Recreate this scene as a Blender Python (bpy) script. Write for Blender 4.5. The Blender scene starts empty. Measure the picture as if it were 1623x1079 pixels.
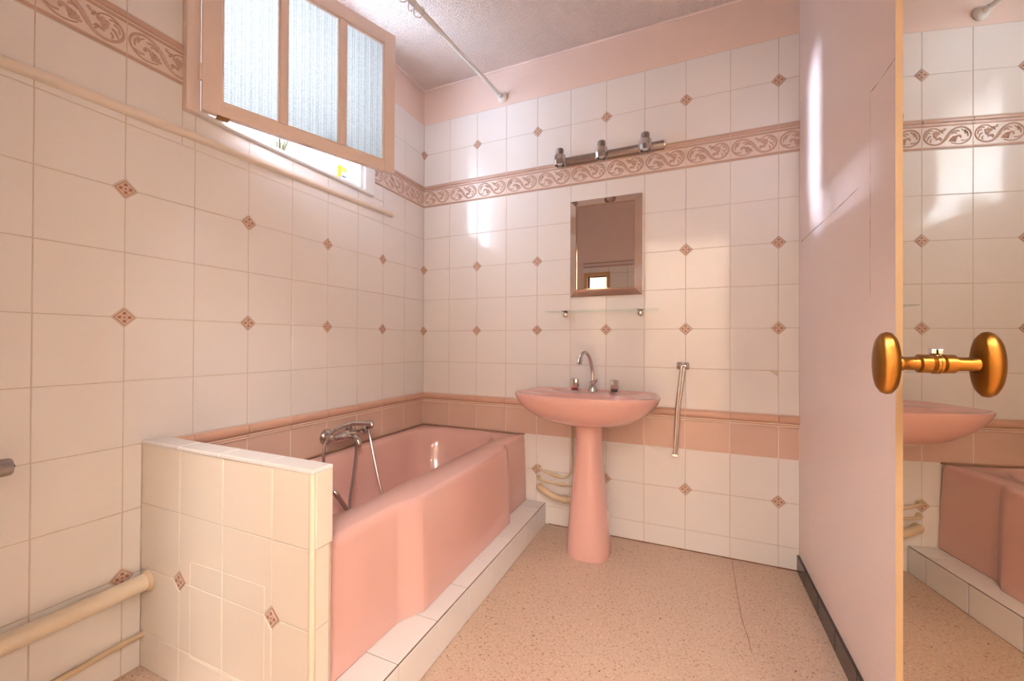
import bpy, bmesh, math, random
from mathutils import Vector, Matrix
random.seed(7)
SC = bpy.context.scene
COL = SC.collection
sin, cos, pi = math.sin, math.cos, math.pi

# ------------------------------------------------------------------ camera
CAM_POS = Vector((1.6131, -2.2425, 1.0398))
YAW, PITCH, ROLL = 0.4098, 0.0051, 0.0045
fw = Vector((-sin(YAW) * cos(PITCH), cos(YAW) * cos(PITCH), sin(PITCH)))
r0 = Vector((cos(YAW), sin(YAW), 0)); u0 = r0.cross(fw)
rt = cos(ROLL) * r0 + sin(ROLL) * u0; up = -sin(ROLL) * r0 + cos(ROLL) * u0
cd = bpy.data.cameras.new('camera'); cam = bpy.data.objects.new('camera', cd); COL.objects.link(cam)
cam.matrix_world = Matrix(((rt.x, up.x, -fw.x, CAM_POS.x), (rt.y, up.y, -fw.y, CAM_POS.y), (rt.z, up.z, -fw.z, CAM_POS.z), (0, 0, 0, 1)))
cd.sensor_fit = 'HORIZONTAL'; cd.sensor_width = 36.0; cd.lens = 648.09 / 1623 * 36; cd.clip_start = 0.01
SC.camera = cam

# ------------------------------------------------------------------ world, light, exposure
w = bpy.data.worlds.new('hazy_sky'); SC.world = w; w.use_nodes = True
bg = w.node_tree.nodes['Background']; bg.inputs[0].default_value = (0.66, 0.80, 1.0, 1); bg.inputs[1].default_value = 6.8
SC.view_settings.view_transform = 'Standard'; SC.view_settings.look = 'None'
SC.view_settings.exposure = 1.5; SC.view_settings.gamma = 1.0; SC.view_settings.use_curve_mapping = False

def area(name, loc, rot, sx, sy, power, color, portal=False):
    l = bpy.data.lights.new(name, 'AREA'); l.shape = 'RECTANGLE'; l.size = sx; l.size_y = sy; l.energy = power; l.color = color
    o = bpy.data.objects.new(name, l); o.location = loc; o.rotation_euler = rot; COL.objects.link(o)
    if portal: l.cycles.is_portal = True
    return o
# low, cool daylight glancing in under and beside the open sash
sl = bpy.data.lights.new('low_daylight', 'SUN'); sl.energy = 3.2; sl.color = (0.66, 0.78, 1.0); sl.angle = math.radians(4.5)
so = bpy.data.objects.new('low_daylight', sl); so.location = (-3, -1.6, 2.4); COL.objects.link(so)
so.rotation_euler = Vector((1, 0.19, -0.16)).to_track_quat('-Z', 'Y').to_euler()
# portal in the window opening guides the sky light in
area('window_portal', (-0.02, -0.95, 2.19), (0, -pi / 2, 0), 0.66, 0.80, 1, (1, 1, 1), True)

# ------------------------------------------------------------------ helpers
def lin(c):
    return tuple((x / 255 / 12.92) if x / 255 <= 0.04045 else ((x / 255 + 0.055) / 1.055) ** 2.4 for x in c) + (1,)

def mat(name, rgb, rough=0.5, metal=0.0, var=0.0, vscale=8.0, bump=0.0, bscale=60.0, spec=0.5, coat=0.0, rgb2=None):
    m = bpy.data.materials.new(name); m.use_nodes = True
    nt = m.node_tree; b = nt.nodes['Principled BSDF']
    b.inputs['Roughness'].default_value = rough; b.inputs['Metallic'].default_value = metal
    b.inputs['Specular IOR Level'].default_value = spec; b.inputs['Coat Weight'].default_value = coat
    b.inputs['Coat Roughness'].default_value = 0.05
    c = lin(rgb)
    tc = nt.nodes.new('ShaderNodeTexCoord')
    n = nt.nodes.new('ShaderNodeTexNoise'); n.inputs['Scale'].default_value = vscale; n.inputs['Detail'].default_value = 4
    nt.links.new(tc.outputs['Object'], n.inputs['Vector'])
    mx = nt.nodes.new('ShaderNodeMix'); mx.data_type = 'RGBA'
    c2 = lin(rgb2) if rgb2 else tuple(max(0, x * (1 - var)) for x in c[:3]) + (1,)
    mx.inputs[6].default_value = c; mx.inputs[7].default_value = c2
    nt.links.new(n.outputs['Fac'], mx.inputs[0]); nt.links.new(mx.outputs[2], b.inputs['Base Color'])
    if bump:
        n2 = nt.nodes.new('ShaderNodeTexNoise'); n2.inputs['Scale'].default_value = bscale; n2.inputs['Detail'].default_value = 3
        nt.links.new(tc.outputs['Object'], n2.inputs['Vector'])
        bp = nt.nodes.new('ShaderNodeBump'); bp.inputs['Strength'].default_value = bump; bp.inputs['Distance'].default_value = 0.01
        nt.links.new(n2.outputs['Fac'], bp.inputs['Height']); nt.links.new(bp.outputs['Normal'], b.inputs['Normal'])
    return m

M = {}
M['tile'] = mat('white_glazed_tile', (243, 239, 238), 0.10, var=0.05, vscale=3, bump=0.03, bscale=9)
M['tile_cream'] = mat('cream_glazed_tile', (240, 228, 214), 0.14, var=0.06, vscale=3, bump=0.03, bscale=9)
M['grout'] = mat('beige_grout', (222, 206, 194), 0.85, var=0.25, vscale=25)
M['grout_dark'] = mat('dirty_grout', (104, 76, 60), 0.9, var=0.3, vscale=25)
M['pink_tile'] = mat('dusty_pink_tile', (228, 194, 179), 0.16, var=0.12, vscale=5, bump=0.03, bscale=9)
M['pink_trim'] = mat('glazed_pink_listel', (226, 182, 160), 0.15, var=0.12, vscale=9)
M['listel_line'] = mat('pale_listel_line', (250, 234, 224), 0.4, var=0.1)
M['band_ground'] = mat('frieze_ground', (238, 222, 213), 0.22, var=0.08, vscale=20)
M['band_relief'] = mat('frieze_relief', (216, 182, 166), 0.3, var=0.1, vscale=40)
M['band_stripe'] = mat('frieze_stripe', (216, 182, 166), 0.18, var=0.15, vscale=12)
M['band_dark'] = mat('frieze_dark_line', (174, 130, 110), 0.4, var=0.1)
M['inlay'] = mat('inlay_pale', (228, 200, 184), 0.2, var=0.1, vscale=60)
M['inlay_dark'] = mat('inlay_brown', (186, 136, 114), 0.25, var=0.25, vscale=90)
M['paint'] = mat('pale_pink_wall_paint', (243, 224, 219), 0.42, var=0.05, vscale=3, bump=0.12, bscale=140)
M['soffit'] = mat('pink_upper_wall_paint', (240, 216, 206), 0.55, var=0.05, vscale=4, bump=0.15, bscale=120)
M['wood_paint'] = mat('pink_painted_joinery', (242, 222, 213), 0.38, var=0.06, vscale=6, bump=0.05, bscale=60)
M['white_daylit'] = mat('white_daylit_wood', (236, 234, 232), 0.4, var=0.06, vscale=10)  # the white also carries outside light falling on the window frame
M['ceramic'] = mat('pink_sanitary_ceramic', (233, 184, 175), 0.08, var=0.05, vscale=2, spec=0.5, coat=0.3)
M['tub'] = mat('pink_enamel', (232, 185, 176), 0.14, var=0.05, vscale=2, coat=0.2)
M['chrome'] = mat('chrome', (214, 210, 206), 0.09, 1.0, var=0.1, vscale=10)
M['chrome_worn'] = mat('worn_chrome', (176, 166, 160), 0.32, 1.0, var=0.3, vscale=40)
M['brass'] = mat('aged_brass', (166, 118, 58), 0.34, 1.0, var=0.35, vscale=18, bump=0.03, bscale=30)
M['dark'] = mat('black_rubber', (20, 20, 20), 0.5)
M['red'] = mat('red_ring', (176, 20, 24), 0.3)
M['blue'] = mat('dark_blue_ring', (48, 44, 60), 0.3)
M['skirt'] = mat('dark_brown_skirting_tile', (62, 50, 46), 0.25, var=0.3, vscale=14)
M['pipe'] = mat('cream_painted_pipe', (242, 226, 204), 0.35, var=0.18, vscale=14, bump=0.05, bscale=30)
M['pipe_dirty'] = mat('stained_cream_pipe', (236, 212, 178), 0.4, var=0.3, vscale=18)
M['batten'] = mat('cream_painted_batten', (240, 228, 216), 0.4, var=0.05)
M['white_plastic'] = mat('white_plastic', (236, 236, 234), 0.3)
M['stain'] = mat('brown_caulk', (150, 104, 70), 0.8, var=0.5, vscale=30)
M['seam'] = mat('floor_seam', (188, 150, 124), 0.7, var=0.2, vscale=30)
M['bead'] = mat('cream_corner_bead', (240, 222, 200), 0.3, var=0.05)
M['crack'] = mat('crack', (160, 128, 118), 0.9, var=0.3, vscale=40)
M['mirror'] = mat('silvered_glass', (224, 216, 200), 0.004, 1.0)
M['mirror2'] = mat('silvered_glass_small', (226, 216, 208), 0.004, 1.0)
M['gold_frame'] = mat('brushed_bronze_frame', (226, 208, 190), 0.10, 1.0, var=0.15, vscale=10)
M['door_edge'] = mat('varnished_door_edge', (226, 190, 142), 0.4, var=0.2, vscale=6)
M['yellow'] = mat('yellow_plastic', (240, 190, 20), 0.35)
M['bristle'] = mat('straw_bristle', (140, 134, 96), 0.7, var=0.2)
M['label_white'] = mat('white_label', (240, 240, 244), 0.5)
M['label_blue'] = mat('blue_print', (50, 70, 170), 0.5)
M['wood'] = mat('varnished_pine', (214, 168, 110), 0.4, var=0.25, vscale=9)
M['corridor'] = mat('corridor_cream_wall', (240, 230, 214), 0.7, var=0.04)
M['hall_yellow'] = mat('yellow_glow_wall', (242, 220, 160), 0.7, var=0.1)  # yellow light behind the internal window, put into the wall colour
M['outside'] = mat('white_render', (240, 240, 240), 0.8)

# shelf glass
g = bpy.data.materials.new('clear_glass'); g.use_nodes = True; nt = g.node_tree
nt.nodes.remove(nt.nodes['Principled BSDF'])
tp = nt.nodes.new('ShaderNodeBsdfTransparent'); tp.inputs['Color'].default_value = (0.93, 0.97, 0.94, 1)
gl = nt.nodes.new('ShaderNodeBsdfGlossy'); gl.inputs['Roughness'].default_value = 0.03
mxs = nt.nodes.new('ShaderNodeMixShader'); mxs.inputs[0].default_value = 0.10
nt.links.new(tp.outputs[0], mxs.inputs[1]); nt.links.new(gl.outputs[0], mxs.inputs[2]); nt.links.new(mxs.outputs[0], nt.nodes['Material Output'].inputs['Surface'])
M['glass'] = g

def pane_material():
    m = bpy.data.materials.new('pressed_obscure_glass'); m.use_nodes = True; nt = m.node_tree; N = nt.nodes; L = nt.links
    N.remove(N['Principled BSDF']); out = N['Material Output']
    tc = N.new('ShaderNodeTexCoord')
    wv = N.new('ShaderNodeTexVoronoi'); wv.inputs['Scale'].default_value = 95; wv.inputs['Randomness'].default_value = 0.12; wv.distance = 'CHEBYCHEV'
    L.new(tc.outputs['Object'], wv.inputs['Vector'])
    ramp = N.new('ShaderNodeValToRGB'); ramp.color_ramp.elements[0].color = (0.39, 0.37, 0.345, 1); ramp.color_ramp.elements[1].color = (0.17, 0.175, 0.17, 1)
    ramp.color_ramp.elements[0].position = 0.25; ramp.color_ramp.elements[1].position = 0.62
    L.new(wv.outputs['Distance'], ramp.inputs['Fac'])
    bp = N.new('ShaderNodeBump'); bp.inputs['Strength'].default_value = 0.6; bp.inputs['Distance'].default_value = 0.003
    L.new(wv.outputs['Distance'], bp.inputs['Height'])
    tr = N.new('ShaderNodeBsdfTranslucent'); L.new(ramp.outputs['Color'], tr.inputs['Color'])
    tp = N.new('ShaderNodeBsdfTransparent'); tp.inputs['Color'].default_value = (0.9, 0.95, 0.97, 1)
    gl = N.new('ShaderNodeBsdfGlossy'); gl.inputs['Roughness'].default_value = 0.2; L.new(bp.outputs['Normal'], gl.inputs['Normal'])
    m1 = N.new('ShaderNodeMixShader'); m1.inputs[0].default_value = 0.03; L.new(tr.outputs[0], m1.inputs[1]); L.new(tp.outputs[0], m1.inputs[2])
    m2 = N.new('ShaderNodeMixShader'); m2.inputs[0].default_value = 0.06; L.new(m1.outputs[0], m2.inputs[1]); L.new(gl.outputs[0], m2.inputs[2])
    L.new(m2.outputs[0], out.inputs['Surface'])
    return m
M['pane'] = pane_material()

def floor_material():
    m = bpy.data.materials.new('speckled_linoleum'); m.use_nodes = True; nt = m.node_tree; N = nt.nodes; L = nt.links
    b = N['Principled BSDF']; b.inputs['Roughness'].default_value = 0.38
    tc = N.new('ShaderNodeTexCoord')
    n = N.new('ShaderNodeTexNoise'); n.inputs['Scale'].default_value = 3.0; n.inputs['Detail'].default_value = 5; L.new(tc.outputs['Object'], n.inputs['Vector'])
    base = N.new('ShaderNodeMix'); base.data_type = 'RGBA'; base.inputs[6].default_value = lin((214, 188, 168)); base.inputs[7].default_value = lin((204, 174, 150)); L.new(n.outputs['Fac'], base.inputs[0])
    cur = base.outputs[2]
    def flecks(scale, thr, col, seed, soft=0.05):
        nonlocal cur
        mp = N.new('ShaderNodeMapping'); mp.inputs['Location'].default_value = (seed, seed * 2, 0); L.new(tc.outputs['Object'], mp.inputs[0])
        v = N.new('ShaderNodeTexNoise'); v.inputs['Scale'].default_value = scale; v.inputs['Detail'].default_value = 2; v.inputs['Distortion'].default_value = 0.8
        L.new(mp.outputs[0], v.inputs['Vector'])
        r = N.new('ShaderNodeMapRange'); r.inputs[1].default_value = thr; r.inputs[2].default_value = thr + soft; L.new(v.outputs['Fac'], r.inputs[0])
        x = N.new('ShaderNodeMix'); x.data_type = 'RGBA'; x.inputs[7].default_value = lin(col); L.new(r.outputs[0], x.inputs[0]); L.new(cur, x.inputs[6]); cur = x.outputs[2]
    flecks(150, 0.55, (222, 194, 176), 1.3)
    flecks(130, 0.60, (180, 136, 110), 4.1)
    flecks(90, 0.70, (110, 70, 46), 9.7, 0.02)
    L.new(cur, b.inputs['Base Color'])
    return m
M['floor'] = floor_material()

def ceiling_material():
    m = mat('textured_pink_ceiling_paper', (242, 226, 220), 0.75, var=0.04, vscale=3)
    nt = m.node_tree; N = nt.nodes; L = nt.links; b = N['Principled BSDF']
    tc = N.new('ShaderNodeTexCoord')
    v = N.new('ShaderNodeTexVoronoi'); v.inputs['Scale'].default_value = 120; v.inputs['Randomness'].default_value = 0.45; L.new(tc.outputs['Object'], v.inputs['Vector'])
    bp = N.new('ShaderNodeBump'); bp.inputs['Strength'].default_value = 1.0; bp.inputs['Distance'].default_value = 0.008
    L.new(v.outputs['Distance'], bp.inputs['Height']); L.new(bp.outputs['Normal'], b.inputs['Normal'])
    return m
M['ceiling'] = ceiling_material()

def tile_wall_material():   # only for the wall behind the camera, seen in the small mirror
    m = bpy.data.materials.new('distant_tile_wall'); m.use_nodes = True; nt = m.node_tree; N = nt.nodes; L = nt.links
    b = N['Principled BSDF']; b.inputs['Roughness'].default_value = 0.12
    tc = N.new('ShaderNodeTexCoord'); mp = N.new('ShaderNodeMapping'); mp.inputs['Rotation'].default_value = (pi / 2, 0, 0); L.new(tc.outputs['Object'], mp.inputs[0])
    br = N.new('ShaderNodeTexBrick'); br.offset = 0; br.inputs['Scale'].default_value = 1; br.inputs['Brick Width'].default_value = 0.2; br.inputs['Row Height'].default_value = 0.2
    br.inputs['Mortar Size'].default_value = 0.002; br.inputs['Color1'].default_value = lin((240, 233, 226)); br.inputs['Color2'].default_value = lin((236, 229, 222)); br.inputs['Mortar'].default_value = lin((196, 172, 156))
    L.new(mp.outputs[0], br.inputs['Vector']); L.new(br.outputs['Color'], b.inputs['Base Color'])
    return m
M['tilewall'] = tile_wall_material()

def tag(o, label=None, cat=None, group=None, kind=None):
    for k, v in (('label', label), ('category', cat), ('group', group), ('kind', kind)):
        if v: o[k] = v
    return o

def thing(name, loc, label, cat, group=None):
    o = bpy.data.objects.new(name, None); COL.objects.link(o); o.location = loc; o.empty_display_size = 0.05
    return tag(o, label, cat, group)

ORIG = {}
def origin(o):
    v = Vector((0, 0, 0))
    while o is not None:
        v = v + Vector(o.location); o = o.parent
    return v

def link(name, me, parent=None):
    o = bpy.data.objects.new(name, me); COL.objects.link(o)
    if parent: o.parent = parent
    return o

class MB:
    """collects shapes (world coordinates); build() links them as ONE mesh object"""
    def __init__(s): s.v = []; s.f = []; s.mi = []; s.sm = []; s.mats = []
    def slot(s, m):
        if m not in s.mats: s.mats.append(m)
        return s.mats.index(m)
    def add(s, vs, fs, m, smooth=False, X=None):
        k = s.slot(m); o = len(s.v)
        s.v += [tuple(X @ Vector(p)) if X else tuple(p) for p in vs]
        s.f += [tuple(i + o for i in f) for f in fs]; s.mi += [k] * len(fs); s.sm += [smooth] * len(fs)
        return s
    def box(s, lo, hi, m, bev=0.0, X=None):
        (x0, y0, z0), (x1, y1, z1) = lo, hi
        if bev <= 0:
            vs = [(x, y, z) for z in (z0, z1) for y in (y0, y1) for x in (x0, x1)]
            fs = [(0, 2, 3, 1), (4, 5, 7, 6), (0, 1, 5, 4), (2, 6, 7, 3), (0, 4, 6, 2), (1, 3, 7, 5)]
            return s.add(vs, fs, m, False, X)
        bm = bmesh.new(); bmesh.ops.create_cube(bm, size=1)
        for v in bm.verts: v.co = Vector(((x0 + x1) / 2 + v.co.x * (x1 - x0), (y0 + y1) / 2 + v.co.y * (y1 - y0), (z0 + z1) / 2 + v.co.z * (z1 - z0)))
        bmesh.ops.bevel(bm, geom=bm.edges[:], offset=bev, segments=2, affect='EDGES', profile=0.5)
        bm.verts.index_update()
        s.add([v.co[:] for v in bm.verts], [[v.index for v in f.verts] for f in bm.faces], m, False, X); bm.free()
        return s
    def rings(s, rings, m, smooth=True, cap0=True, cap1=True, X=None, close=False):
        n = len(rings[0]); vs = [p for r in rings for p in r]; fs = []
        R = len(rings); rr = R if close else R - 1
        for i in range(rr):
            a = i * n; c = ((i + 1) % R) * n
            for j in range(n):
                k = (j + 1) % n; fs.append((a + j, a + k, c + k, c + j))
        if not close:
            if cap0: fs.append(tuple(reversed(range(n))))
            if cap1: fs.append(tuple((R - 1) * n + j for j in range(n)))
        return s.add(vs, fs, m, smooth, X)
    def lathe(s, prof, m, base=(0, 0, 0), axis=(0, 0, 1), n=24, sx=1.0, sy=1.0, side=None, smooth=True):
        a = Vector(axis).normalized(); base = Vector(base)
        t = Vector(side).normalized() if side else (Vector((0, 0, 1)) if abs(a.z) < 0.9 else Vector((1, 0, 0)))
        e1 = (t - a * t.dot(a)).normalized(); e2 = a.cross(e1)
        R = [[base + a * h + e1 * (r * sx * cos(2 * pi * j / n)) + e2 * (r * sy * sin(2 * pi * j / n)) for j in range(n)] for r, h in prof]
        return s.rings(R, m, smooth)
    def tube(s, pts, rad, m, n=10, caps=True):
        pts = [Vector(p) for p in pts]; k = len(pts)
        rs = rad if isinstance(rad, (list, tuple)) else [rad] * k
        t0 = (pts[1] - pts[0]).normalized()
        e = Vector((0, 0, 1)) if abs(t0.z) < 0.9 else Vector((1, 0, 0))
        e = (e - t0 * e.dot(t0)).normalized(); R = []
        for i in range(k):
            t = (pts[min(i + 1, k - 1)] - pts[max(i - 1, 0)]).normalized()
            e = (e - t * e.dot(t)).normalized(); f = t.cross(e)
            R.append([pts[i] + (e * cos(2 * pi * j / n) + f * sin(2 * pi * j / n)) * rs[i] for j in range(n)])
        return s.rings(R, m, True, caps, caps)
    def build(s, name, parent=None):
        off = origin(parent) if parent else Vector((0, 0, 0))
        me = bpy.data.meshes.new(name)
        me.from_pydata([tuple(Vector(p) - off) for p in s.v], [], s.f)
        for m in s.mats: me.materials.append(M[m])
        me.polygons.foreach_set('material_index', s.mi); me.polygons.foreach_set('use_smooth', s.sm)
        bm = bmesh.new(); bm.from_mesh(me); bmesh.ops.recalc_face_normals(bm, faces=bm.faces[:])
        if any(s.sm) and not all(s.sm) or True:
            for e in bm.edges:
                if len(e.link_faces) == 2 and e.calc_face_angle(0) > 0.7: e.smooth = False
        bm.to_mesh(me); bm.free(); me.update()
        return link(name, me, parent)
    def solo(s, name, label, cat, group=None, origin_at=None):
        """one-mesh thing; its origin is moved to the mesh base"""
        o = s.build(name); vs = o.data.vertices
        c = Vector(origin_at) if origin_at else Vector((sum(v.co.x for v in vs) / len(vs), sum(v.co.y for v in vs) / len(vs), min(v.co.z for v in vs)))
        o.data.transform(Matrix.Translation(-c)); o.location = c
        return tag(o, label, cat, group)

def smooth_path(P, n=8, closed=False):
    P = [Vector(p) for p in P]; out = []; k = len(P)
    segs = k if closed else k - 1
    for i in range(segs):
        p1, p2 = P[i], P[(i + 1) % k]
        p0 = P[i - 1] if (closed or i > 0) else p1 * 2 - p2
        p3 = P[(i + 2) % k] if (closed or i + 2 < k) else p2 * 2 - p1
        for j in range(n):
            t = j / n
            out.append(0.5 * ((2 * p1) + (p2 - p0) * t + (2 * p0 - 5 * p1 + 4 * p2 - p3) * t * t + (3 * p1 - p0 - 3 * p2 + p3) * t ** 3))
    if not closed: out.append(P[-1])
    return out

# ------------------------------------------------------------------ room dimensions
W = 2.075            # right wall
YF = -2.32           # wall with the doorway, behind the camera
ZC = 2.70            # ceiling
WB, WL = 0.1993, 0.1946            # tile pitch on the back and left walls
ROWS = [0, 0.102, 0.305, 0.508, 0.711, 0.914, 1.113, 1.315, 1.513, 1.719, 1.925, 2.067, 2.272, 2.472]
BORDER, BAND = 3, 10               # indices of the plain pink course and of the frieze
Z_TOP = 2.472
G = 0.0010                         # how deep the joints lie below the tile faces
WY0, WY1, WZ0, WZ1 = -1.357, -0.555, 1.857, 2.545        # window opening
FY0, FY1, FZ0, FZ1 = -1.403, -0.482, 1.842, 2.60         # outside of the window frame

# ------------------------------------------------------------------ shell
def struct(mb, name, label=None):
    o = mb.build(name); o['kind'] = 'structure'
    if label: o['label'] = label
    return o

fl = MB().box((-0.2, YF - 1.9, -0.1), (W + 0.6, 0.2, 0), 'floor')
floor = struct(fl, 'floor', 'speckled pinkish beige linoleum floor')
ce = MB().box((-0.2, YF - 1.9, ZC), (W + 0.6, 0.2, ZC + 0.1), 'ceiling')
ceiling = struct(ce, 'ceiling', 'pale pink ceiling with embossed paper')
wb = MB().box((-0.2, G, 0), (W + 0.15, 0.2, Z_TOP), 'grout').box((-0.2, 0.0, Z_TOP), (W + 0.15, 0.2, ZC), 'soffit')
wb.box((0, G - 0.0002, 0.504), (W, 0.003, 0.71), 'listel_line')
wall_back = struct(wb, 'wall_back', 'white tiled back wall with pink frieze and pink border course')
wl = MB()
for (y0, y1, z0, z1) in ((YF, WY0, 0, Z_TOP), (WY1, G, 0, Z_TOP), (WY0, WY1, 0, WZ0)):
    wl.box((-0.2, y0, z0), (-G, y1, z1), 'grout')
wl.box((-0.2, WY0, WZ1), (-G, WY1, ZC), 'soffit').box((-0.2, YF, Z_TOP), (0, WY0, ZC), 'soffit').box((-0.2, WY1, Z_TOP), (0, 0, ZC), 'soffit')
wl.box((-0.003, -1.448, 0.504), (-G + 0.0002, 0, 0.71), 'listel_line')
wall_left = struct(wl, 'wall_left', 'white tiled left wall with the window')
wr = MB().box((W, YF - 0.02, 0), (W + 0.15, G, ZC), 'paint')
wall_right = struct(wr, 'wall_right', 'pale pink painted right wall')
DX0, DX1, DZ = 1.17, 1.985, 2.10
OX0, OX1, OZ0, OZ1 = 0.572, 0.78, 1.05, 1.778            # narrow internal window behind the camera
wf = MB().box((-0.2, YF - 0.1, 0), (OX0, YF, ZC), 'soffit').box((OX1, YF - 0.1, 0), (DX0, YF, ZC), 'soffit').box((DX1, YF - 0.1, 0), (W + 0.15, YF, ZC), 'soffit')
wf.box((DX0, YF - 0.1, DZ), (DX1, YF, ZC), 'soffit').box((OX0, YF - 0.1, 0), (OX1, YF, OZ0), 'soffit').box((OX0, YF - 0.1, OZ1), (OX1, YF, ZC), 'soffit')
wall_front = struct(wf, 'wall_front', 'wall behind the camera with doorway and narrow internal window')
fp = MB()
for (x0, x1, z0, z1) in ((0.52, OX0 - 0.04, 0, 1.872), (OX0 - 0.04, OX1 + 0.035, OZ1 + 0.04, 1.872), (OX1 + 0.035, DX0, 0, 1.872)):
    fp.box((x0, YF, z0), (x1, YF + 0.006, z1), 'tilewall')
fp.build('tile_panel', wall_front)
MB().box((0.52, YF, 1.876), (DX0, YF + 0.010, 1.892), 'band_stripe', 0.002).box((0.52, YF, 1.893), (DX0, YF + 0.006, 1.915), 'band_ground').box((0.52, YF, 1.916), (DX0, YF + 0.012, 1.930), 'band_stripe', 0.002).build('frieze', wall_front)
hall = MB().box((-0.2, YF - 1.9, 0), (-0.1, YF - 0.1, ZC), 'hall_yellow').box((W + 0.5, YF - 1.9, 0), (W + 0.6, YF - 0.02, ZC), 'corridor').box((-0.2, YF - 2.0, 0), (W + 0.6, YF - 1.9, ZC), 'corridor').box((W + 0.15, YF - 0.12, 0), (W + 0.6, YF - 0.02, ZC), 'corridor')
struct(hall, 'wall_corridor', 'cream corridor walls beyond the doorway')

# ------------------------------------------------------------------ tiles
FR = {  # local (u, v, outward) frames
    'back': lambda p: Matrix(((1, 0, 0, p[0]), (0, 0, -1, p[1]), (0, 1, 0, p[2]), (0, 0, 0, 1))),
    'left': lambda p: Matrix(((0, 0, 1, p[0]), (1, 0, 0, p[1]), (0, 1, 0, p[2]), (0, 0, 0, 1))),
    'up': lambda p: Matrix(((0, -1, 0, p[0]), (1, 0, 0, p[1]), (0, 0, 1, p[2]), (0, 0, 0, 1))),
}
CUT = 0.0310
CACHE = {}
def tile_mesh(wd, ht, cuts, m, depth=0.006, bev=0.0012, jit=True):
    key = (round(wd, 4), round(ht, 4), tuple(cuts), m, depth, bev)
    if key in CACHE: return CACHE[key]
    c = CUT; j = 0.0010
    P = []
    cs = [(0, 0), (1, 0), (1, 1), (0, 1)]
    for i, (a, bb) in enumerate(cs):
        x = j if a == 0 else wd - j; y = j if bb == 0 else ht - j
        if i in cuts:
            dx = c if a == 0 else -c; dy = c if bb == 0 else -c
            q = [(x, y + dy), (x + dx, y)] if i in (0, 2) else [(x + dx, y), (x, y + dy)]
            P += q
        else: P.append((x, y))
    def inset(P, d):
        n = len(P); out = []
        for i in range(n):
            p0, p1, p2 = Vector(P[i - 1]), Vector(P[i]), Vector(P[(i + 1) % n])
            e1 = (p1 - p0).normalized(); e2 = (p2 - p1).normalized()
            n1 = Vector((-e1.y, e1.x)); n2 = Vector((-e2.y, e2.x)); bi = (n1 + n2); bi = bi / max(0.2, 1 + n1.dot(n2))
            out.append(p1 + bi * d)
        return out
    Q = inset(P, bev); n = len(P)
    vs = [(p[0], p[1], -depth) for p in P] + [(p[0], p[1], -bev * 0.8) for p in P] + [(p[0], p[1], 0) for p in Q]
    fs = [(k * n + i, k * n + (i + 1) % n, (k + 1) * n + (i + 1) % n, (k + 1) * n + i) for k in (0, 1) for i in range(n)] + [tuple(2 * n + i for i in range(n)), tuple(reversed(range(n)))]
    me = bpy.data.meshes.new('tile'); me.from_pydata(vs, [], fs); me.materials.append(M[m]); me.update()
    CACHE[key] = me
    return me

def put(name, me, parent, X, jitter=0.0):
    o = link(name, me, parent)
    if jitter:
        X = X @ Matrix.Rotation(random.gauss(0, jitter), 4, 'X') @ Matrix.Rotation(random.gauss(0, jitter), 4, 'Y')
    o.matrix_local = Matrix.Translation(-origin(parent)) @ X
    return o

def inlay_mesh():
    mb = MB(); r = 0.0262
    def dia(r, d): return [(r, 0, d), (0, r, d), (-r, 0, d), (0, -r, d)]
    mb.rings([dia(r, -0.005), dia(r, -0.0003), dia(r - 0.0006, 0.0003)], 'inlay_dark', False)
    mb.rings([dia(r - 0.0024, -0.001), dia(r - 0.0024, 0.0006), dia(r - 0.0032, 0.0009)], 'inlay', False)
    for k in range(4):
        a = k * pi / 2; cx, cy = 0.0122 * cos(a), 0.0122 * sin(a)
        mb.lathe([(0.0050, 0.0005), (0.0050, 0.0014), (0.0034, 0.0019)], 'inlay_dark', (cx, cy, 0), n=8)
    mb.lathe([(0.0034, 0.0005), (0.0034, 0.0014), (0.0022, 0.0018)], 'inlay_dark', n=8)
    for k in range(4):
        a = k * pi / 2 + pi / 4; cx, cy = 0.0088 * cos(a), 0.0088 * sin(a)
        mb.lathe([(0.0016, 0.0005), (0.0016, 0.0013)], 'inlay_dark', (cx, cy, 0), n=6)
    o = mb.build('inlay_tile'); me = o.data; bpy.data.objects.remove(o)
    return me
INLAY = inlay_mesh()

def cut_mesh(me, u0, u1):
    bm = bmesh.new(); bm.from_mesh(me)
    for co, no in (((u0, 0, 0), (-1, 0, 0)), ((u1, 0, 0), (1, 0, 0))):
        bmesh.ops.bisect_plane(bm, geom=bm.verts[:] + bm.edges[:] + bm.faces[:], plane_co=co, plane_no=no, clear_outer=True)
    out = bpy.data.meshes.new(me.name); bm.to_mesh(out); bm.free()
    for m in me.materials: out.materials.append(m)
    return out

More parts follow.
